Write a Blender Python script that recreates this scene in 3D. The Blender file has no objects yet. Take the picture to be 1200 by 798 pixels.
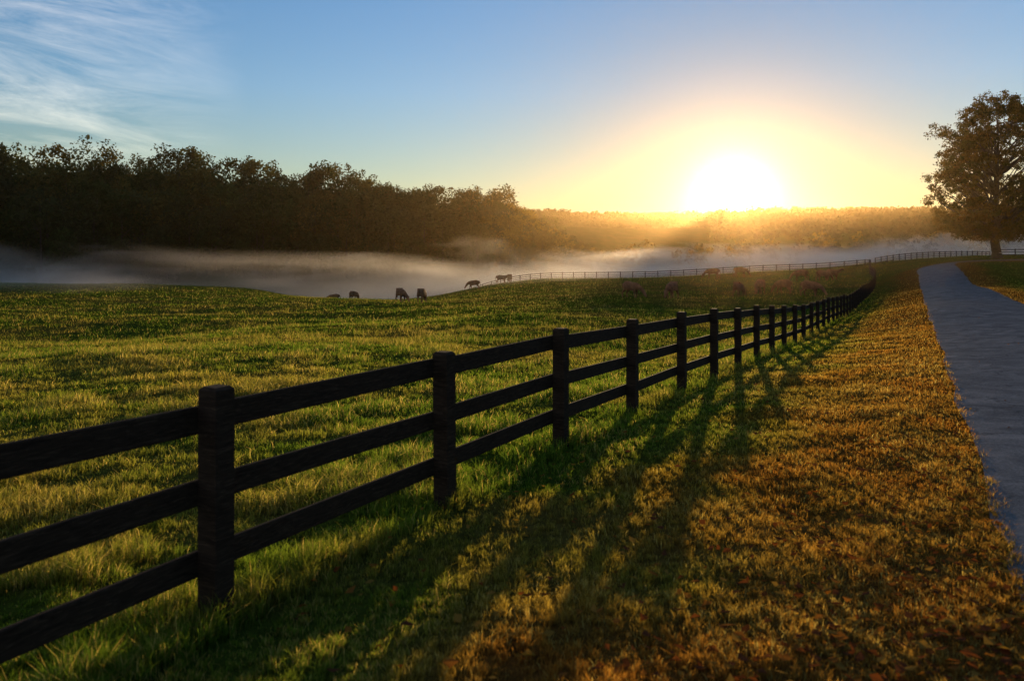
import bpy, math, random, numpy as np
from mathutils import Vector
rng=np.random.default_rng(7); random.seed(7)
F=933.0; CZ=2.1
sc=bpy.context.scene
sc.view_settings.view_transform='Standard'; sc.view_settings.look='None'; sc.view_settings.exposure=0
SUN_AZ=math.atan2(860-600,F); SUN_EL=math.radians(3.9)
SD=(math.sin(SUN_AZ)*math.cos(SUN_EL),math.cos(SUN_AZ)*math.cos(SUN_EL),math.sin(SUN_EL))

# ---------------- helpers ----------------
def link(o,parent=None):
    sc.collection.objects.link(o)
    if parent: o.parent=parent
    return o
def mesh_obj(name,verts,faces,mat=None,parent=None,smooth=False,col=None):
    """faces: (M,3) or (M,4) numpy array"""
    verts=np.asarray(verts,dtype=np.float32); faces=np.asarray(faces,dtype=np.int32)
    me=bpy.data.meshes.new(name); n=faces.shape[1]
    me.vertices.add(len(verts)); me.vertices.foreach_set('co',verts.ravel())
    me.loops.add(faces.size); me.loops.foreach_set('vertex_index',faces.ravel())
    me.polygons.add(len(faces)); me.polygons.foreach_set('loop_start',np.arange(0,faces.size,n,dtype=np.int32))
    if smooth: me.polygons.foreach_set('use_smooth',np.ones(len(faces),dtype=bool))
    else: me.polygons.foreach_set('use_smooth',np.zeros(len(faces),dtype=bool))
    if col is not None:
        a=me.color_attributes.new('tint','FLOAT_COLOR','POINT')
        c=np.ones((len(verts),4),dtype=np.float32); c[:,:3]=col; a.data.foreach_set('color',c.ravel())
    me.update(calc_edges=True)
    if mat: me.materials.append(mat)
    return link(bpy.data.objects.new(name,me),parent)
def hsh(i,j,s):
    v=np.sin(i*127.1+j*311.7+s*74.7)*43758.5453
    return v-np.floor(v)
def vn(x,y,s=0):
    i=np.floor(x); j=np.floor(y); u=x-i; v=y-j
    u=u*u*(3-2*u); v=v*v*(3-2*v)
    return (hsh(i,j,s)*(1-u)+hsh(i+1,j,s)*u)*(1-v)+(hsh(i,j+1,s)*(1-u)+hsh(i+1,j+1,s)*u)*v
def fbm(x,y,s=0,o=4):
    t=0;a=.5
    for k in range(o): t=t+a*vn(x*2**k,y*2**k,s+k); a*=.5
    return t/(1-.5**o)
def sm(a,b,x):
    t=np.clip((x-a)/(b-a),0,1); return t*t*(3-2*t)

# ---------------- terrain ----------------
cp=[]
def P(px,py,Y): cp.append(((px-600)/F*Y,Y,CZ-(py-300)/F*Y))
for t in [(252,725,4.84),(522,590,7.18),(657,527,9.4),(741,485,11.98),(799,458,14.5),(960,388,37),(1000,365,60),(1023,340,95),
 (1020,322,130),(1015,312,160),(900,318,165),(700,326,175),(600,331,185),
 (1195,740,4.24),(1150,560,7.2),(1110,420,17.1),(1085,360,37),(1080,340,60),(1074,325,93),(1200,360,37),(1172,346,50),(1153,338,60),(1200,334,75),(1128,324,85),
 (1097,311,108),(1115,308,116),(1175,305,120),(1166,303,128),(1030,308,165),(1145,301,190),(1240,303,125),(1330,300,140),
 (0,440,20),(300,400,32),(150,392,45),(0,341,100),(150,345,100),(300,348,98),(400,350,96),(495,353,93),(555,338,160),(740,342,93),(935,334,105),(800,365,60),(600,372,50),(450,403,35),(-300,345,110),(-300,400,40),
 (0,339,160),(150,340,170),(300,341,180),(600,332,240),(800,325,260),(1000,314,260),(-250,330,180),
 (900,305,450),(700,306,500),(1150,303,400),
 (640,266,1000),(700,268,1000),(800,268,1000),(500,266,1000),(300,262,1000),(900,272,650),(1000,272,650),(1100,272,650),(1250,272,650),(1500,272,650)]: P(*t)
# forest front
FR=[(-260,145,190),(0,155,200),(100,152,205),(190,164,215),(330,182,240),(430,197,260),(500,208,290),(560,221,310),(600,237,330),(650,257,360),(690,279,400)]
for px,top,Y in FR:
    cp.append(((px-600)/F*Y,Y,-5.5))
    Y2=Y+60; cp.append(((px-600)/F*Y2,Y2,max(-5,CZ+(300-top)/F*Y2-23)))
for t in [(0,0,.1),(8,3,.1),(10,-10,.2),(-10,-10,0),(15,8,.1),(30,20,.2),(-6,6,-.3),(-12,8,-.5),(-5,-30,.3),(25,-30,.5),(40,40,.2),(70,60,.8),(110,90,1.6),
 (300,0,3),(-300,0,-3),(0,-300,0),(1000,0,5),(-1000,0,0),(0,-1000,0),(200,150,2.5),(0,2500,0),(1500,2300,0),(-1500,2300,0),(3500,0,-10),(-3500,0,-10),(0,-3500,-10),(3000,3000,-10),(-3000,3000,-10),(0,4000,-10)]: cp.append(t)
cp=np.array(cp)
def warp(x,y):
    r=np.sqrt(x*x+y*y)+1e-9; k=np.log1p(r/8)/r
    return x*k,y*k
cx,cy=warp(cp[:,0],cp[:,1])
def phi(d2): return np.sqrt(d2+.04)
A=phi((cx[:,None]-cx)**2+(cy[:,None]-cy)**2); n=len(cp)
M=np.zeros((n+1,n+1)); M[:n,:n]=A-np.eye(n)*.004; M[:n,n]=1; M[n,:n]=1
W=np.linalg.solve(M,np.append(cp[:,2],0))
ROAD=np.array([(-23.9,-50),(-11.2,-30),(3.2,0),(5.62,5),(7.95,9.6),(11.75,17.1),(21.75,37),(35.9,65),(50.0,93),(57.0,107),(63.0,114.5),(74,119),(90,120.5),(130,121)],float)
def catmull(p,step):
    out=[]
    q=np.vstack([2*p[0]-p[1],p,2*p[-1]-p[-2]])
    for i in range(1,len(q)-2):
        a,b,c,d=q[i-1:i+3]; m=max(2,int(np.linalg.norm(c-b)/step))
        for k in range(m):
            t=k/m; out.append(.5*((2*b)+(c-a)*t+(2*a-5*b+4*c-d)*t*t+(3*b-a-3*c+d)*t**3))
    out.append(q[-2]); return np.array(out)
RC=catmull(ROAD,1.0); RH=2.2
def pdist(x,y,line):
    d=np.full(x.shape,1e9)
    for a,b in zip(line[:-1],line[1:]):
        ab=b-a; t=np.clip(((x-a[0])*ab[0]+(y-a[1])*ab[1])/(ab@ab),0,1)
        d=np.minimum(d,np.hypot(x-a[0]-t*ab[0],y-a[1]-t*ab[1]))
    return d
RCc=RC[::5]
def ground0(x,y):
    x=np.asarray(x,float); y=np.asarray(y,float); sh=x.shape; x=x.ravel(); y=y.ravel()
    wx,wy=warp(x,y); wx=wx.astype(np.float32); wy=wy.astype(np.float32); z=np.full(x.shape,W[n])
    for i in range(n): z+=W[i]*phi((wx-np.float32(cx[i]))**2+(wy-np.float32(cy[i]))**2)
    # gentle swales in the pasture
    m=sm(3,14,(0.5*y-4.25-x))*sm(8,20,y)*sm(95,60,y)
    z+=m*(1.15*(fbm(x/26+3,y/15,5,2)-.5)+.28*(fbm(x/7,y/4,8,2)-.5))
    return z.reshape(sh)
def ground(x,y,d=None):
    x=np.asarray(x,float); y=np.asarray(y,float); z=ground0(x,y)
    r=np.hypot(x,y); d=pdist(x,y,RCc) if d is None else d
    off=sm(RH,RH+1.2,d)
    z=z+off*(.12*(fbm(x*1.3,y*1.3,2,3)-.5)*sm(200,60,r))-(1-sm(RH-.25,RH+.05,d))*.07
    return z
# ---------------- materials ----------------
def newmat(name):
    m=bpy.data.materials.new(name); m.use_nodes=True; nt=m.node_tree; nt.nodes.clear()
    out=nt.nodes.new('ShaderNodeOutputMaterial'); return m,nt,out
def N(nt,t,**kw):
    nd=nt.nodes.new(t)
    for k,v in kw.items():
        setattr(nd,k,v)
    return nd
def math_(nt,op,a,b=None,c=None,clamp=False):
    nd=nt.nodes.new('ShaderNodeMath'); nd.operation=op; nd.use_clamp=clamp
    for i,v in enumerate((a,b,c)):
        if v is None: continue
        if isinstance(v,(int,float)): nd.inputs[i].default_value=v
        else: nt.links.new(v,nd.inputs[i])
    return nd.outputs[0]
def ramp(nt,fac,stops):
    r=nt.nodes.new('ShaderNodeValToRGB'); e=r.color_ramp.elements
    while len(e)<len(stops): e.new(.5)
    for el,(p,c) in zip(e,stops): el.position=p; el.color=(*c,1)
    nt.links.new(fac,r.inputs[0]); return r.outputs[0]
def noise(nt,scale,detail=4,vec=None,dist=0,rough=.55):
    nd=nt.nodes.new('ShaderNodeTexNoise'); nd.inputs['Scale'].default_value=scale; nd.inputs['Detail'].default_value=detail
    nd.inputs['Distortion'].default_value=dist; nd.inputs['Roughness'].default_value=rough
    if vec is not None: nt.links.new(vec,nd.inputs['Vector'])
    return nd.outputs['Fac']
def leafmat(name,trans=.45,boost=1.5):
    m,nt,out=newmat(name)
    a=N(nt,'ShaderNodeAttribute',attribute_name='tint')
    d=N(nt,'ShaderNodeBsdfDiffuse'); t=N(nt,'ShaderNodeBsdfTranslucent')
    nt.links.new(a.outputs['Color'],d.inputs[0])
    mul=N(nt,'ShaderNodeMix',data_type='RGBA',blend_type='MULTIPLY'); mul.inputs[0].default_value=1
    nt.links.new(a.outputs['Color'],mul.inputs[6]); mul.inputs[7].default_value=(boost*1.2,boost*1.12,boost*.5,1)
    nt.links.new(mul.outputs[2],t.inputs[0])
    mx=N(nt,'ShaderNodeMixShader'); mx.inputs[0].default_value=trans
    nt.links.new(d.outputs[0],mx.inputs[1]); nt.links.new(t.outputs[0],mx.inputs[2])
    nt.links.new(mx.outputs[0],out.inputs[0]); return m
def pbr(name,colsock_fn,rough=.8,bump=None,spec=.3):
    m,nt,out=newmat(name); b=N(nt,'ShaderNodeBsdfPrincipled'); b.inputs['Roughness'].default_value=rough
    b.inputs['Specular IOR Level'].default_value=spec
    tc=N(nt,'ShaderNodeTexCoord').outputs['Object']
    nt.links.new(colsock_fn(nt,tc),b.inputs['Base Color'])
    if bump:
        bp=N(nt,'ShaderNodeBump'); bp.inputs['Strength'].default_value=bump[1]; bp.inputs['Distance'].default_value=bump[2]
        nt.links.new(noise(nt,bump[0],6,tc),bp.inputs['Height']); nt.links.new(bp.outputs[0],b.inputs['Normal'])
    nt.links.new(b.outputs[0],out.inputs[0]); return m
def grass_tint(x,y,d=None):
    """base colour of the turf by place"""
    d=pdist(x,y,RCc) if d is None else d; s=.5*y-4.25-x   # >0 on pasture side
    g1=np.array([.038,.074,.012]); g2=np.array([.075,.108,.019]); dry=np.array([.16,.12,.042]); rust=np.array([.17,.060,.016])
    f=fbm(x/2.2,y/2.2,11,4)[:,None]; c=g1*(1-f)+g2*f
    k=sm(.43,.70,fbm(x/5,y/5,21,4)*.6+fbm(x*.9,y*.9,27,3)*.4)[:,None]; c=c*(1-k*.6)+dry*k*.6
    verge=(sm(3.8,1.1,d-RH+1.0*(fbm(x,y,31,3)-.5)*2.6))*(s<0)
    mixr=.8*fbm(x*1.7,y*1.7,71,3)[:,None]; k=(verge*.88)[:,None]; c=c*(1-k)+(rust*(1-mixr)+dry*mixr)*k
    return c
# ---------------- ground ----------------
NR,NA=430,560
rr=np.concatenate([[0.01],np.exp(np.linspace(math.log(.6),math.log(4200),NR-1))])
u=np.linspace(-1,1,NA+1)[:-1]; ang=np.pi*(0.35*u+0.65*u**3)  # denser ahead
R,T=np.meshgrid(rr,ang,indexing='ij'); X=R*np.sin(T); Y=R*np.cos(T); Z=ground(X,Y)
V=np.stack([X,Y,Z],-1).reshape(-1,3)
i,j=np.meshgrid(np.arange(NR-1),np.arange(NA),indexing='ij'); j2=(j+1)%NA
Fc=np.stack([i*NA+j,i*NA+j2,(i+1)*NA+j2,(i+1)*NA+j],-1).reshape(-1,4)
gc=grass_tint(V[:,0],V[:,1])
m_ground,nt,out=newmat('ground_soil_turf')
b=N(nt,'ShaderNodeBsdfDiffuse'); a=N(nt,'ShaderNodeAttribute',attribute_name='tint'); tc=N(nt,'ShaderNodeTexCoord').outputs['Object']
nz=ramp(nt,noise(nt,6,6,tc,rough=.7),[(.3,(.3,.28,.2)),(.7,(1.1,1.0,.8))])
mul=N(nt,'ShaderNodeMix',data_type='RGBA',blend_type='MULTIPLY'); mul.inputs[0].default_value=1
nt.links.new(a.outputs['Color'],mul.inputs[6]); nt.links.new(nz,mul.inputs[7]); nt.links.new(mul.outputs[2],b.inputs[0])
bp=N(nt,'ShaderNodeBump'); bp.inputs['Strength'].default_value=.8; bp.inputs['Distance'].default_value=.12
nt.links.new(noise(nt,3.5,6,tc,rough=.7),bp.inputs['Height']); nt.links.new(bp.outputs[0],b.inputs['Normal'])
nt.links.new(b.outputs[0],out.inputs[0])
mesh_obj('ground',V,Fc[:,::-1],m_ground,smooth=True,col=gc)
# ---------------- road ----------------
tan=np.gradient(RC,axis=0); tan/=np.linalg.norm(tan,axis=1)[:,None]; nor=np.stack([tan[:,1],-tan[:,0]],1)
ws=np.linspace(-1,1,11); rv=[]
for k,w in enumerate(ws):
    e=(fbm(np.arange(len(RC))*.7,np.full(len(RC),k*0.0+ (9 if w>0 else 2)),3,3)-.5)*.22*(abs(w)==1)
    p=RC+nor*(w*RH+e[:,None]); z=ground0(p[:,0],p[:,1])+.010+.02*(1-w*w); rv.append(np.column_stack([p,z]))
rv=np.array(rv); K,L=rv.shape[:2]
i,j=np.meshgrid(np.arange(K-1),np.arange(L-1),indexing='ij')
rf=np.stack([i*L+j,(i+1)*L+j,(i+1)*L+j+1,i*L+j+1],-1).reshape(-1,4)
m_road,nt,out=newmat('asphalt'); tc=N(nt,'ShaderNodeTexCoord').outputs['Object']
s_=math_(nt,'ADD',math_(nt,'MULTIPLY',noise(nt,38,3,tc,rough=.85),.5),math_(nt,'MULTIPLY',noise(nt,1.1,7,tc,1.2,.7),.5))
cc_=ramp(nt,s_,[(.38,(.035,.034,.036)),(.5,(.10,.097,.10)),(.62,(.20,.19,.188))])
# hairline cracks
vo=N(nt,'ShaderNodeTexVoronoi',feature='DISTANCE_TO_EDGE'); vo.inputs['Scale'].default_value=.55
dv=N(nt,'ShaderNodeVectorMath',operation='ADD'); nzc=N(nt,'ShaderNodeTexNoise'); nzc.inputs['Scale'].default_value=1.6; nzc.inputs['Detail'].default_value=5; nt.links.new(tc,nzc.inputs[0]); nt.links.new(tc,dv.inputs[0]); nt.links.new(nzc.outputs['Color'],dv.inputs[1]); nt.links.new(dv.outputs[0],vo.inputs['Vector'])
cr=ramp(nt,vo.outputs['Distance'],[(0.0,(.35,.35,.35)),(.012,(1,1,1))])
mm=N(nt,'ShaderNodeMix',data_type='RGBA',blend_type='MULTIPLY'); mm.inputs[0].default_value=1; nt.links.new(cc_,mm.inputs[6]); nt.links.new(cr,mm.inputs[7])
df=N(nt,'ShaderNodeBsdfDiffuse'); nt.links.new(mm.outputs[2],df.inputs[0]); gl=N(nt,'ShaderNodeBsdfGlossy'); gl.inputs['Roughness'].default_value=.42; gl.inputs['Color'].default_value=(.9,.9,.9,1)
bp=N(nt,'ShaderNodeBump'); bp.inputs['Strength'].default_value=.6; bp.inputs['Distance'].default_value=.010; nt.links.new(noise(nt,38,4,tc,rough=.8),bp.inputs['Height'])
nt.links.new(bp.outputs[0],df.inputs['Normal'])
mx=N(nt,'ShaderNodeMixShader'); mx.inputs[0].default_value=.05; nt.links.new(df.outputs[0],mx.inputs[1]); nt.links.new(gl.outputs[0],mx.inputs[2]); nt.links.new(mx.outputs[0],out.inputs[0])
mesh_obj('road',rv.reshape(-1,3),rf[:,::-1],m_road,smooth=True)
# ---------------- grass ----------------
def blades(x,y,d,h,w,c,lean=.5,simple=False):
    N_=len(x); z=ground(x,y,d)-.01
    a=rng.uniform(0,2*np.pi,N_); dx=np.cos(a)*w/2; dy=np.sin(a)*w/2
    b=rng.uniform(0,2*np.pi,N_); le=h*np.abs(rng.normal(0,lean,N_)); lx=np.cos(b)*le; ly=np.sin(b)*le
    if simple:
        v=np.stack([np.stack([x-dx,y-dy,z],1),np.stack([x+dx,y+dy,z],1),np.stack([x+lx,y+ly,z+h],1)],1).reshape(-1,3)
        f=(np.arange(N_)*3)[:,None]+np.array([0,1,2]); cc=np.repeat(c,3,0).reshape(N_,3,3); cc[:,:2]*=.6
    else:
        v=np.stack([np.stack([x-dx,y-dy,z],1),np.stack([x+dx,y+dy,z],1),
            np.stack([x-dx*.8+lx*.3,y-dy*.8+ly*.3,z+h*.6],1),np.stack([x+dx*.8+lx*.3,y+dy*.8+ly*.3,z+h*.6],1),
            np.stack([x+lx,y+ly,z+h*.95],1)],1).reshape(-1,3)
        f=((np.arange(N_)*5)[:,None,None]+np.array([[0,1,3],[0,3,2],[2,3,4]])).reshape(-1,3)
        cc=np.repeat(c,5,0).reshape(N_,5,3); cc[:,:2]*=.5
    return v,f,cc.reshape(-1,3)
m_grass=leafmat('grass_blades',.62,3.2)
def make_grass(NB,y0,y1,umax,simple):
    y=np.exp(rng.uniform(math.log(y0),math.log(y1),NB)); x=y*rng.uniform(-umax,umax,NB)
    if not simple:   # gather blades in tufts
        cell=.13; tx=np.floor(x/cell)+.5; ty=np.floor(y/cell)+.5
        jx=hsh(tx,ty,1.); jy=hsh(tx,ty,2.)
        px=(tx+jx-.5)*cell; py=(ty+jy-.5)*cell; k=rng.uniform(.25,1.05,NB); x=x*k+px*(1-k); y=y*k+py*(1-k)
    nz=fbm(x*.9,y*.9,41,4); tuft=fbm(x*4,y*4,51,2); s=.5*y-4.25-x
    keep=(rng.random(NB)<.1+1.0*nz+.7*tuft)
    x,y,nz,s,tuft=x[keep],y[keep],nz[keep],s[keep],tuft[keep]
    d=pdist(x,y,RCc); keep=d>RH-.14*rng.random(len(x)); x,y,nz,s,d,tuft=[q[keep] for q in (x,y,nz,s,d,tuft)]
    n_=len(x); verge=s<-.3
    h=np.where(verge,.022+.07*tuft,.03+.13*sm(.48,.75,nz)+.09*sm(.35,.8,tuft))*rng.uniform(.5,1.35,n_)
    h=h+np.where(np.abs(s)<.35,.10*rng.random(n_),0)
    if simple: h*=1.2
    w=np.where(verge,.0040,.0048)*np.maximum(1,(y/6))**.85*rng.uniform(.6,1.4,n_)
    c=grass_tint(x,y,d)*rng.uniform(.5,1.45,n_)[:,None]
    straw=(rng.random(n_)<np.where(verge,.07,.07)+.16*(nz>.57))[:,None]; c=np.where(straw,np.array([.27,.215,.10])*rng.uniform(.6,1.1,n_)[:,None],c)
    return blades(x,y,d,h,w,c,.6,simple)
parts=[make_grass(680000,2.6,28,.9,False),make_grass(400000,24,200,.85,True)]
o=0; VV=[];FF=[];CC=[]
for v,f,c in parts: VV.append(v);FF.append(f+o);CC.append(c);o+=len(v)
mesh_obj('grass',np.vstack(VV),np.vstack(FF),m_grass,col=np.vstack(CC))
# fallen leaves
NB=16000; y=np.exp(rng.uniform(math.log(2.6),math.log(60),NB)); x=y*rng.uniform(-.3,.8,NB)
d=pdist(x,y,RCc); k=(d>RH)&(.5*y-4.25-x<0)&(rng.random(NB)<sm(5,1.8,d)+.08); k|=(rng.random(NB)<.012)&(d<RH)
x,y=x[k],y[k]; n_=len(x); z=ground(x,y)+.03+.03*rng.random(n_); z=np.where(pdist(x,y,RCc)<RH,z+.055,z)
a=rng.uniform(0,6.28,n_); s=rng.uniform(.02,.045,n_); q=[]
for kx,ky in ((-1,-.15),(0,-.6),(1,0),(0,.6)):
    q.append(np.stack([x+s*(kx*np.cos(a)-ky*np.sin(a)),y+s*(kx*np.sin(a)+ky*np.cos(a)),z+rng.uniform(-.012,.02,n_)],1))
v=np.stack(q,1).reshape(-1,3); f=(np.arange(n_)*4)[:,None]+np.arange(4)
pal=np.array([[.16,.05,.015],[.22,.09,.02],[.10,.04,.02],[.24,.14,.03]])
m_leaf=leafmat('leaf_litter',.35,1.6)
mesh_obj('fallen_leaves',v,f,m_leaf,col=np.repeat(pal[rng.integers(0,4,n_)],4,0))
# ---------------- fences ----------------
def woodcol(nt,tc):
    mp=N(nt,'ShaderNodeMapping'); mp.inputs['Scale'].default_value=(1,1,9); nt.links.new(tc,mp.inputs[0])
    return ramp(nt,noise(nt,6,6,mp.outputs[0],1.2,.7),[(.3,(.016,.009,.006)),(.55,(.045,.026,.016)),(.8,(.12,.07,.042))])
m_wood=pbr('dark_stained_wood',woodcol,.85,None,.08)
def box_between(p,q,z0a,z1a,z0b,z1b,th,off,nor,ch=.007):
    vs=[]
    for (c,zb,zt) in ((p,z0a,z1a),(q,z0b,z1b)):
        i0=c+nor*off; i1=c+nor*(off+th)
        for (pt,zz) in ((i0+nor*ch,zb),(i1-nor*ch,zb),(i1,zb+ch),(i1,zt-ch),(i1-nor*ch,zt),(i0+nor*ch,zt),(i0,zt-ch),(i0,zb+ch)): vs.append((pt[0],pt[1],zz))
    fs=[[k,(k+1)%8,(k+1)%8+8,k+8] for k in range(8)]+[[7,6,1,0],[6,5,2,1],[5,4,3,2]]
    fs+=[[8+a_ for a_ in f_[::-1]] for f_ in ([7,6,1,0],[6,5,2,1],[5,4,3,2])]
    return vs,fs
def fence(name,pts,side=1):
    root=bpy.data.objects.new(name,None); link(root)
    pv=[];pf=[];rv_=[];rf_=[]
    zz=ground(pts[:,0],pts[:,1])
    for k,p in enumerate(pts):
        a_=pts[min(k+1,len(pts)-1)]-pts[max(k-1,0)]; t=a_/np.linalg.norm(a_); nn=np.array([-t[1],t[0]])*side
        r=random.uniform; lean=np.array([r(-.02,.02),r(-.02,.02)]); hh=1.40+r(-.025,.03); w=.074
        o_=len(pv)
        for lv,(zc,ww) in enumerate(((-.35,w),(hh-.02,w),(hh,w-.018))):
            for (sx,sy) in ((-1,-1),(1,-1),(1,1),(-1,1)):
                q=p+t*sx*ww+nn*sy*ww+lean*max(zc,0)/1.4; pv.append((q[0],q[1],zz[k]+zc))
        for lv in range(2):
            for s_ in range(4): pf.append([o_+lv*4+s_,o_+lv*4+(s_+1)%4,o_+lv*4+4+(s_+1)%4,o_+lv*4+4+s_])
        pf.append([o_+8,o_+9,o_+10,o_+11])
        if k<len(pts)-1:
            q=pts[k+1]; t2=(q-p)/np.linalg.norm(q-p); n2=np.array([-t2[1],t2[0]])*side
            for (b0,b1) in ((.27,.43),(.69,.85),(1.14,1.31)):
                ja,jb=r(-.014,.014),r(-.014,.014)
                vs,fs=box_between(p+t2*.003,q-t2*.003,zz[k]+b0+ja,zz[k]+b1+ja,zz[k+1]+b0+jb,zz[k+1]+b1+jb,.032,.076,n2)
                o2=len(rv_); rv_+=vs; rf_+=[[a+o2 for a in f_] for f_ in fs]
    mesh_obj('posts',pv,pf,m_wood,root); mesh_obj('rails',rv_,rf_,m_wood,root)
    return root
def resample(p,step):
    c=catmull(np.array(p,float),.25); s=np.concatenate([[0],np.cumsum(np.linalg.norm(np.diff(c,axis=0),axis=1))])
    q=np.arange(0,s[-1],step); return np.stack([np.interp(q,s,c[:,0]),np.interp(q,s,c[:,1])],1)
first=[(-8.0,-7.6),(-6.77,-5.18),(-5.52,-2.7),(-4.28,-.22),(-3.04,2.3),(-1.80,4.84),(-.60,7.18),(.574,9.4),(1.81,11.98),(3.10,14.5)]
rest=resample([(3.10,14.5),(8.3,25),(14.3,37),(25.8,60),(43.2,95),(51.5,113),(58.5,130),(66,147),(70,156),(69.5,162),(64,165),(53,166),(36,169),(18.8,175),(0,185),(-14,196),(-30,212)],2.7)
fence('wooden_fence',np.vstack([np.array(first[:-1]),rest]),1)
fence('wooden_fence',resample([(73,160),(80,166),(95,178),(111,190),(118,196)],2.7),1)
fence('wooden_fence',resample([(86,141),(90,137),(95,132),(103,128),(130,126)],2.7),1)
# ---------------- trees ----------------
m_bark=pbr('bark',lambda nt,tc:ramp(nt,noise(nt,3,6,tc),[(.3,(.03,.022,.016)),(.7,(.09,.07,.05))]),.9,(12,.8,.05),.1)
m_fol=leafmat('foliage',.4,1.7)
def tube(a,b,ra,rb,segs=6):
    a=np.array(a);b=np.array(b);d=b-a;d=d/np.linalg.norm(d); u_=np.cross(d,[0,0,1.0]); 
    if np.linalg.norm(u_)<.1: u_=np.cross(d,[1.0,0,0])
    u_/=np.linalg.norm(u_); w_=np.cross(d,u_); th=np.arange(segs)*2*np.pi/segs
    ring=np.cos(th)[:,None]*u_+np.sin(th)[:,None]*w_
    return np.vstack([a+ring*ra,b+ring*rb]),np.array([[k,(k+1)%segs,(k+1)%segs+segs,k+segs] for k in range(segs)])
def leaves(cent,size,cols):
    n_=len(cent); a=rng.normal(size=(n_,3)); a/=np.linalg.norm(a,axis=1)[:,None]; b=np.cross(a,rng.normal(size=(n_,3))); b/=np.linalg.norm(b,axis=1)[:,None]
    s=size[:,None]; v=np.stack([cent-a*s,cent-b*s*.55+a*s*.1,cent+a*s,cent+b*s*.55],1).reshape(-1,3)
    return v,(np.arange(n_)*4)[:,None]+np.arange(4),np.repeat(cols,4,0)
def big_tree(name,pos,H,Rc):
    """limbs reach out to the branch clumps spread through a broad oak crown"""
    root=bpy.data.objects.new(name,None); link(root); root.location=pos
    rs=random.Random(11); V_=[];F_=[];cnt=[0]
    def add(a,b,ra,rb):
        v,f=tube(a,b,ra,rb,8 if ra>.15 else 5); F_.append(f+cnt[0]); cnt[0]+=len(v); V_.append(v)
    def limb(a,b,ra,rb,sag=.0):
        a=np.array(a,float);b=np.array(b,float);prev=a
        for k in range(1,6):
            t=k/5; q=a+(b-a)*t; q[2]+=sag*math.sin(math.pi*t); q+=np.array([rs.gauss(0,.16),rs.gauss(0,.16),rs.gauss(0,.1)])*(t<1)
            add(prev,q,ra+(rb-ra)*(t-.2),ra+(rb-ra)*t); prev=q
    add((0,0,-.6),(0,0,.9),1.15,.72); st=[np.array([0,0,.9])]
    for k,z in enumerate([3,5,7.5,10,13,16,19,H-3]):
        q=np.array([rs.gauss(0,.25),rs.gauss(0,.25),z]); add(st[-1],q,.72*(1-.11*k),.72*(1-.11*(k+1))); st.append(q)
    # crown outline: radius by height fraction
    hz=[.12,.2,.32,.45,.58,.7,.82,.92,1.0]; hr=[.5,.85,1.0,1.0,.95,.88,.72,.48,.15]
    cl=[]
    tries=0
    while len(cl)<225 and tries<40000:
        tries+=1
        z=rs.uniform(.13,.98); rmax=np.interp(z,hz,hr)*Rc*(.9+.2*math.sin(3*z*6+rs.uniform(-.4,.4))*.5)
        a=rs.uniform(0,6.283); rad=rmax*rs.uniform(.12,1)**.45; c=np.array([math.cos(a)*rad,math.sin(a)*rad,z*H])
        if all(np.linalg.norm(c-k)>1.5 for k in cl): cl.append(c)
    for c in cl:
        r=math.hypot(c[0],c[1]); z0=max(3.2,c[2]-r*.75-1); z0=min(z0,H-3.2); k=[q for q in st if q[2]>=z0-1.3][0]
        limb(k,c,.05+.018*r,.03,.4 if c[2]<8 else 0)
    mesh_obj('trunk',np.vstack(V_),np.vstack(F_),m_bark,root,smooth=True)
    cl=np.array(cl); nc=len(cl); sub=[]
    for c in cl:
        for k in range(rs.randint(6,9)):
            d=np.array([rs.gauss(0,1),rs.gauss(0,1),rs.gauss(0,.7)]); d=np.clip(d,-1.7,1.7); sub.append(np.append(c+d*.82,rs.uniform(.35,.85)))
    sub=np.array(sub); per=int(90000/len(sub)); cen=np.repeat(sub,per,0); n_=len(cen)
    g=rng.normal(size=(n_,3)); g/=np.linalg.norm(g,axis=1)[:,None]; cen3=cen[:,:3]+g*cen[:,3:]*rng.uniform(.3,1.25,(n_,1))*[1.1,1.1,.8]
    sz=rng.uniform(.11,.23,n_); t=np.repeat(rng.random(len(sub)),per)[:,None]
    cols=(np.array([.035,.038,.011])*(1-t)+np.array([.075,.048,.013])*t)*rng.uniform(.6,1.4,(n_,1))
    v,f,c=leaves(cen3,sz,cols); mesh_obj('crown',v,f,m_fol,root,col=c)
tx,ty=(1168-600)/F*128,128.
big_tree('oak_tree',(tx,ty,float(ground(np.array([tx]),np.array([ty]))[0])),26.0,11.0)
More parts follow.
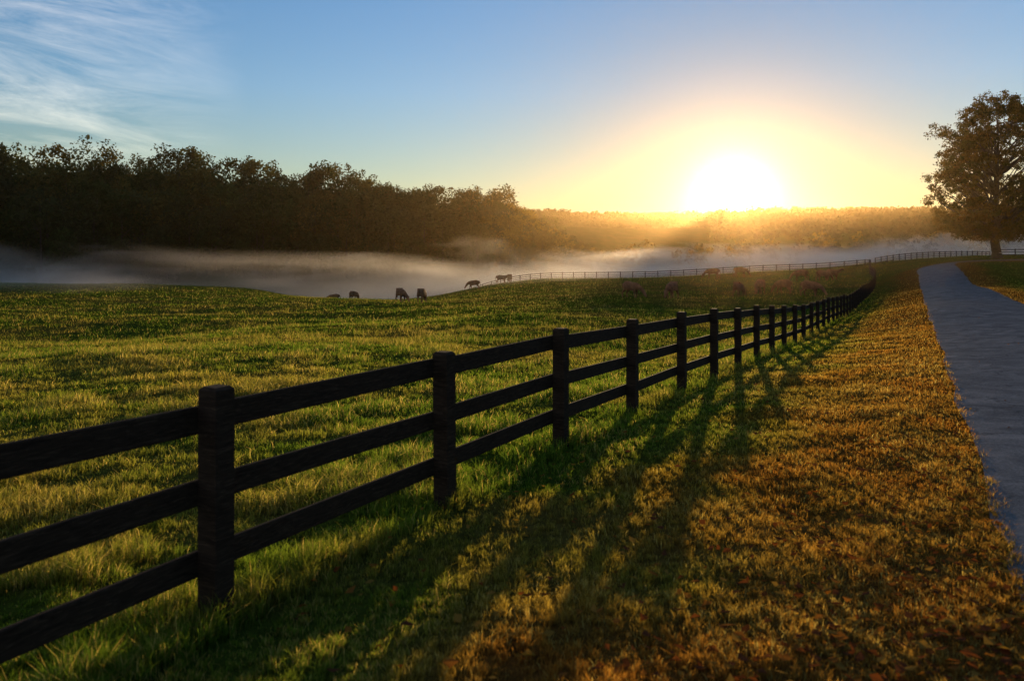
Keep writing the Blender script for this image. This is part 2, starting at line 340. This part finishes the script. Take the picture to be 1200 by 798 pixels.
# forest tree variants
def variant(seed,nl,ls):
    r=np.random.default_rng(seed); nc=r.integers(26,38); C=[]
    w=r.uniform(.24,.34)
    for k in range(nc):
        z=r.uniform(.12,.96); rad=w*math.sqrt(max(.04,1-((z-.5)/.5)**2)); a=r.uniform(0,6.28); q=rad*math.sqrt(r.uniform(.1,1))
        C.append((q*math.cos(a),q*math.sin(a),z,r.uniform(.06,.12)))
    C=np.array(C); idx=r.integers(0,nc,nl); d=r.normal(size=(nl,3)); d/=np.linalg.norm(d,axis=1)[:,None]
    p=C[idx,:3]+d*C[idx,3:4]*r.uniform(.5,1.2,(nl,1)); shade=.7+.6*hsh(idx.astype(float),0.,float(seed))
    return p,r.uniform(.6,1.3,nl)*ls,shade
def forest(name,trees,variants,palette,trunks=True):
    Vs=[];Fs=[];Cs=[];TV=[];TF=[];o=0;ot=0
    for (x,y,z,H,wd) in trees:
        p,s,sh=variants[rng.integers(0,len(variants))]; a=rng.uniform(0,6.28); ca,sa=math.cos(a),math.sin(a)
        q=np.stack([(p[:,0]*ca-p[:,1]*sa)*H*wd+x,(p[:,0]*sa+p[:,1]*ca)*H*wd+y,p[:,2]*H+z],1)
        base=palette[rng.integers(0,len(palette))]
        if x>-20 and y<480 and rng.random()<.3: base=np.array([.15,.10,.02])
        col=base*sh[:,None]*rng.uniform(.7,1.3,(len(p),1))
        v,f,c=leaves(q,s*H,col); Vs.append(v);Fs.append(f+o);Cs.append(c);o+=len(v)
        if trunks:
            v,f=tube((x,y,z-1),(x+rng.normal()*.3,y,z+H*.8),H*.016,H*.004,5); TV.append(v);TF.append(f+ot);ot+=len(v)
            for k in range(3):
                aa=rng.uniform(0,6.28); z0=z+H*rng.uniform(.25,.5); v,f=tube((x,y,z0),(x+math.cos(aa)*H*.2,y+math.sin(aa)*H*.2,z0+H*.2),H*.007,H*.002,4); TV.append(v);TF.append(f+ot);ot+=len(v)
    root=bpy.data.objects.new(name,None); link(root)
    mesh_obj('crowns',np.vstack(Vs),np.vstack(Fs),m_fol,root,col=np.vstack(Cs))
    if trunks: mesh_obj('trunks',np.vstack(TV),np.vstack(TF),m_bark,root)
fr=np.array(FR,float); fx=(fr[:,0]-600)/F*fr[:,2]; path=np.stack([fx,fr[:,2]],1)
line=resample(path,7.5); trees=[]
for k,p in enumerate(line):
    px=600+F*p[0]/p[1]
    for row in range(8):
        dd=row*8.5+rng.uniform(-3,3); dirn=p/np.linalg.norm(p); q=p+dirn*dd+np.array([rng.uniform(-3.5,3.5),0])
        end=sm(700,600,px); H=(rng.uniform(11,17) if row==0 else rng.uniform(16,25))*(.55+.45*end)
        if rng.random()<.05: H*=1.2
        trees.append((q[0],q[1],H))
for k,p in enumerate(resample(path,4)):
    trees.append((p[0]+rng.uniform(-2,2),p[1]-rng.uniform(2,7),rng.uniform(4,8)))
ta=np.array(trees); gz=ground(ta[:,0],ta[:,1])
pal=np.array([[.035,.05,.016],[.03,.042,.014],[.05,.055,.018],[.075,.06,.018],[.04,.045,.02]])
forest('forest',[(a[0],a[1],g,a[2],rng.uniform(.9,1.25)) for a,g in zip(ta,gz)],[variant(s,1500,.023) for s in range(6)],pal)
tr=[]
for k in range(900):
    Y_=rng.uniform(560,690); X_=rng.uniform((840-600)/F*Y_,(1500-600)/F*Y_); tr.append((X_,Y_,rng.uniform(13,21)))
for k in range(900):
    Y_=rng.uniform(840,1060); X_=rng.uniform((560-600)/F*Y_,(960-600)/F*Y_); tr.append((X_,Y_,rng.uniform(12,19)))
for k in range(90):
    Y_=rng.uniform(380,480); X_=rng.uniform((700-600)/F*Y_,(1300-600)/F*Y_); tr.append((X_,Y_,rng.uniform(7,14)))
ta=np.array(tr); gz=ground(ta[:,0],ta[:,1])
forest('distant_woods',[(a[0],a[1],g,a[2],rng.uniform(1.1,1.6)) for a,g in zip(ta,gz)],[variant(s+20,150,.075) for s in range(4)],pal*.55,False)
# distant hills
xs=np.linspace(-2500,4500,500); hv=[]
for (yy,amp,base) in ((3400,0,0),(3600,1,0),(3900,0,0)):
    z=-20+(CZ+(300-262)/F*3600+20+45*fbm(xs/420,xs*0,61,4))*amp; hv.append(np.stack([xs,np.full(500,float(yy)),z],1))
hv=np.array(hv); i,j=np.meshgrid(np.arange(2),np.arange(499),indexing='ij'); hf=np.stack([i*500+j,i*500+j+1,(i+1)*500+j+1,(i+1)*500+j],-1).reshape(-1,4)
m_hill=pbr('hill_woodland',lambda nt,tc:ramp(nt,noise(nt,.02,6,tc),[(.3,(.03,.04,.02)),(.7,(.06,.06,.03))]),.95,None,0)
mesh_obj('hills',hv.reshape(-1,3),hf,m_hill,smooth=True)
# ---------------- cows ----------------
m_cow,nt,out=newmat('cow_hide'); tc=N(nt,'ShaderNodeTexCoord').outputs['Object']
hc=ramp(nt,noise(nt,2.5,4,tc),[(.35,(.12,.055,.026)),(.65,(.26,.125,.06))])
b=N(nt,'ShaderNodeBsdfPrincipled'); b.inputs['Roughness'].default_value=.85; b.inputs['Specular IOR Level'].default_value=.1
nt.links.new(hc,b.inputs['Base Color']); nt.links.new(b.outputs[0],out.inputs[0])
def cow_mesh(pose):
    gz=pose!='up'
    pts=[];edges=[];rad=[]
    def a(p,r,par=None):
        pts.append(p);rad.append(r if isinstance(r,tuple) else (r,r)); i_=len(pts)-1
        if par is not None: edges.append((par,i_))
        return i_
    mid=a((-.15,0,1.0),(.36,.40)); rump=a((-.62,0,1.1),(.30,.32),mid); tb=a((-.9,0,1.14),(.17,.2),rump)
    t1=a((-1.03,0,1.0),.035,tb); t2=a((-1.07,0,.65),.025,t1); t3=a((-1.06,0,.42),.045,t2)
    ch=a((.4,0,1.0),(.34,.38),mid); nb=a((.72,0,1.08 if gz else 1.15),(.21,.27),ch)
    side=.0 if pose!='turn' else .28
    if gz: nk=[(.98,side*.4,.86),(1.2,side*.8,.56),(1.33,side,.34),(1.42,side*1.1,.12)]
    else: nk=[(1.0,0,1.34),(1.2,.05,1.5),(1.4,.1,1.42),(1.6,.14,1.28)]
    n1=a(nk[0],(.15,.2),nb); n2=a(nk[1],(.13,.15),n1); n3=a(nk[2],(.10,.11),n2); n4=a(nk[3],(.075,.08),n3)
    for s in (-1,1):
        e=a((nk[1][0]-.03,nk[1][1]+s*.15,nk[1][2]+.04),.04,n2); a((nk[1][0]-.06,nk[1][1]+s*.27,nk[1][2]+.03),.022,e)
        st=.12*s if pose!='turn' else -.1*s
        f0=a((.45,s*.19,.72),(.13,.13),ch); f1=a((.47+st*.4,s*.19,.42),.07,f0); f2=a((.46+st,s*.19,.12),.048,f1); a((.50+st,s*.19,.03),.06,f2)
        h0=a((-.62,s*.22,.80),(.17,.15),rump); h1=a((-.58-st*.3,s*.22,.66),.11,h0); h2=a((-.84-st*.8,s*.2,.44),.062,h1); h3=a((-.78-st,s*.2,.12),.048,h2); a((-.73-st,s*.2,.03),.06,h3)
    me=bpy.data.meshes.new('cow_tmp'); me.from_pydata(pts,edges,[]); ob=bpy.data.objects.new('cow_tmp',me); link(ob)
    md=ob.modifiers.new('s','SKIN'); md.use_smooth_shade=True
    for k,sv in enumerate(me.skin_vertices[0].data): sv.radius=rad[k]; sv.use_root=(k==0)
    ob.modifiers.new('ss','SUBSURF').levels=1
    dg=bpy.context.evaluated_depsgraph_get(); m2=bpy.data.meshes.new_from_object(ob.evaluated_get(dg)); m2.materials.clear(); m2.materials.append(m_cow); m2.name='cow_'+pose
    bpy.data.objects.remove(ob); return m2
CM={k:cow_mesh(k) for k in ('graze','up','turn')}
cows=[(391,331,140,'graze',200,1.1),(415,341,122,'turn',60,1.05),(470,351,86,'turn',-60,1.05),(495,353,84,'turn',75,1.05),(555,338,128,'graze',170,1.05),(588,334,145,'up',0,1.1),(597,334,149,'graze',100,1.1),
 (740,342,80,'turn',-50,1.15),(787,342,78,'graze',235,1.15),(866,340,83,'graze',50,1.1),(890,336,88,'turn',-130,1.15),(918,334,90,'graze',125,1.15),(950,334,88,'turn',-50,1.2),
 (938,322,116,'graze',180,1.15),(965,321,118,'graze',10,1.15),(976,318,122,'up',0,1.15),(868,325,126,'graze',0,1.15),(835,328,124,'turn',150,1.15)]
for (px,py,Y_,ps,rot,s) in cows:
    X_=(px-600)/F*Y_; ob=bpy.data.objects.new('cow',CM[ps]); link(ob)
    ob.location=(X_,Y_,float(ground(np.array([X_]),np.array([float(Y_)]))[0])); ob.rotation_euler=(0,0,math.radians(rot)); ob.scale=(s,s,s)
# ---------------- mist & haze ----------------
def boxobj(name,x0,x1,y0,y1,z0,z1,mat):
    v=[(x,y,z) for x in (x0,x1) for y in (y0,y1) for z in (z0,z1)]
    f=[(0,1,3,2),(4,6,7,5),(0,4,5,1),(2,3,7,6),(0,2,6,4),(1,5,7,3)]; return mesh_obj(name,v,f,mat)
m,nt,out=newmat('air_haze'); vs=N(nt,'ShaderNodeVolumeScatter'); vs.inputs['Color'].default_value=(1,.68,.33,1); vs.inputs['Density'].default_value=.00018; vs.inputs['Anisotropy'].default_value=.86
nt.links.new(vs.outputs[0],out.inputs['Volume']); boxobj('haze',-3000,4600,60,4300,-60,38,m)
m,nt,out=newmat('ground_mist'); vs=N(nt,'ShaderNodeVolumeScatter'); vs.inputs['Color'].default_value=(1,.90,.78,1); vs.inputs['Anisotropy'].default_value=.62
tc=N(nt,'ShaderNodeTexCoord').outputs['Object']; sp=N(nt,'ShaderNodeSeparateXYZ'); nt.links.new(tc,sp.inputs[0]); x_,y_,z_=sp.outputs
mp=N(nt,'ShaderNodeMapping'); mp.inputs['Scale'].default_value=(.02,.013,.09); mp.inputs['Location'].default_value=(3.3,1.7,.4); nt.links.new(tc,mp.inputs[0])
nz=noise(nt,1,3,mp.outputs[0],.6,.55)
top=math_(nt,'ADD',math_(nt,'MULTIPLY',nz,34),-18.5)   # local mist top
top=math_(nt,'ADD',top,math_(nt,'MULTIPLY',math_(nt,'MAXIMUM',math_(nt,'SUBTRACT',-50,x_),0.),.03))
top=math_(nt,'ADD',top,math_(nt,'MULTIPLY',math_(nt,'MAXIMUM',math_(nt,'ADD',x_,30),0.),.045))
hgt=math_(nt,'DIVIDE',math_(nt,'SUBTRACT',top,z_),9.0,clamp=True)
edge=math_(nt,'SUBTRACT',y_,math_(nt,'ADD',math_(nt,'MULTIPLY',x_,.55),math_(nt,'ADD',math_(nt,'MULTIPLY',nz,-110),186)))
edge=math_(nt,'DIVIDE',edge,50,clamp=True)
back=math_(nt,'DIVIDE',math_(nt,'SUBTRACT',560,y_),60,clamp=True)
den=math_(nt,'MULTIPLY',math_(nt,'MULTIPLY',hgt,edge),math_(nt,'MULTIPLY',back,.028))
nt.links.new(den,vs.inputs['Density']); nt.links.new(vs.outputs[0],out.inputs['Volume'])
try: m.cycles.volume_step_rate=5
except Exception as e: print(e)
boxobj('mist',-300,330,95,570,-14,22,m)
# ---------------- world ----------------
w=bpy.data.worlds.new('World'); sc.world=w; w.use_nodes=True; nt=w.node_tree; nt.nodes.clear()
out=nt.nodes.new('ShaderNodeOutputWorld'); bg=nt.nodes.new('ShaderNodeBackground'); nt.links.new(bg.outputs[0],out.inputs[0]); bg.inputs[1].default_value=.15
sky=N(nt,'ShaderNodeTexSky',sky_type='NISHITA',sun_disc=False,sun_elevation=SUN_EL,sun_rotation=SUN_AZ,air_density=1.0,dust_density=.1,ozone_density=2.8)
tc=N(nt,'ShaderNodeTexCoord').outputs['Generated']
dp=N(nt,'ShaderNodeVectorMath',operation='DOT_PRODUCT'); nt.links.new(tc,dp.inputs[0]); dp.inputs[1].default_value=SD
th=math_(nt,'ARCCOSINE',math_(nt,'MINIMUM',dp.outputs['Value'],1.0))
deg=math_(nt,'MULTIPLY',th,180/math.pi)
def scaled(fac,col):
    v=N(nt,'ShaderNodeVectorMath',operation='SCALE'); v.inputs[0].default_value=col; nt.links.new(fac,v.inputs['Scale']); return v.outputs[0]
def lobe(k,pw,amp,col):
    e=math_(nt,'EXPONENT',math_(nt,'MULTIPLY',math_(nt,'POWER',math_(nt,'DIVIDE',deg,k),pw),-1.0)); return scaled(math_(nt,'MULTIPLY',e,amp),col)
def vadd(a,b):
    v=N(nt,'ShaderNodeVectorMath',operation='ADD'); nt.links.new(a,v.inputs[0]); nt.links.new(b,v.inputs[1]); return v.outputs[0]
def vmul(a,b):
    v=N(nt,'ShaderNodeVectorMath',operation='MULTIPLY'); nt.links.new(a,v.inputs[0])
    if isinstance(b,tuple): v.inputs[1].default_value=b
    else: nt.links.new(b,v.inputs[1])
    return v.outputs[0]
sp=N(nt,'ShaderNodeSeparateXYZ'); nt.links.new(tc,sp.inputs[0])
az=math_(nt,'ARCTAN2',sp.outputs[0],sp.outputs[1]); el=math_(nt,'ABSOLUTE',sp.outputs[2])
col=vmul(sky.outputs[0],(1.18,1.40,1.62))
# dusty low air reddens the light near the horizon
red=ramp(nt,el,[(0.0,(.80,.54,.32)),(.09,(.94,.78,.58)),(.2,(1,.95,.9)),(.33,(1,1,1))])
col=vmul(col,red)
dim=math_(nt,'SUBTRACT',1.0,math_(nt,'MULTIPLY',math_(nt,'EXPONENT',math_(nt,'MULTIPLY',math_(nt,'POWER',math_(nt,'DIVIDE',deg,14),2.0),-1.0)),.48))
cbd=N(nt,'ShaderNodeCombineXYZ'); [nt.links.new(dim,cbd.inputs[k]) for k in range(3)]
col=vmul(col,cbd.outputs[0])
col=vadd(col,lobe(.9,1,70,(1,.88,.62))); col=vadd(col,lobe(2.4,1,6,(1,.80,.48))); col=vadd(col,lobe(9,1,1.9,(1,.74,.45)))
# warm dusty band hugging the horizon, strongest toward the sun
da=math_(nt,'SUBTRACT',az,SUN_AZ)
band=math_(nt,'MULTIPLY',math_(nt,'EXPONENT',math_(nt,'MULTIPLY',el,-9.0)),math_(nt,'EXPONENT',math_(nt,'MULTIPLY',math_(nt,'MULTIPLY',da,da),-1.2)))
col=vadd(col,scaled(math_(nt,'MULTIPLY',band,3.3),(1,.58,.32)))
# cirrus
cb=N(nt,'ShaderNodeCombineXYZ'); nt.links.new(math_(nt,'MULTIPLY',az,3.2),cb.inputs[0]); nt.links.new(math_(nt,'ADD',math_(nt,'MULTIPLY',sp.outputs[2],15),math_(nt,'MULTIPLY',az,2.2)),cb.inputs[1])
nz=noise(nt,1.5,9,cb.outputs[0],.6,.68)
msk=math_(nt,'MULTIPLY',math_(nt,'DIVIDE',math_(nt,'SUBTRACT',-.32,az),.2,clamp=True),math_(nt,'DIVIDE',math_(nt,'SUBTRACT',sp.outputs[2],.04),.08,clamp=True))
cl=math_(nt,'MULTIPLY',math_(nt,'DIVIDE',math_(nt,'SUBTRACT',nz,.40),.30,clamp=True),msk)
col=vadd(col,scaled(cl,(3.3,2.6,1.8)))
nt.links.new(col,bg.inputs[0])
# ---------------- sun, camera ----------------
l=bpy.data.lights.new('sun','SUN'); l.energy=5; l.angle=math.radians(.5); l.color=(1,.68,.34); so=link(bpy.data.objects.new('sun',l))
so.rotation_euler=Vector(SD).to_track_quat('Z','Y').to_euler(); so.location=(20,60,30)
c=bpy.data.cameras.new('camera'); c.lens=36*F/1200; c.sensor_width=36; c.shift_y=-99/1200; c.clip_end=12000; c.clip_start=.05
c.dof.use_dof=True; c.dof.focus_distance=24; c.dof.aperture_fstop=2.2
co=link(bpy.data.objects.new('camera',c)); co.location=(0,0,CZ); co.rotation_euler=(math.radians(90),0,0); sc.camera=co
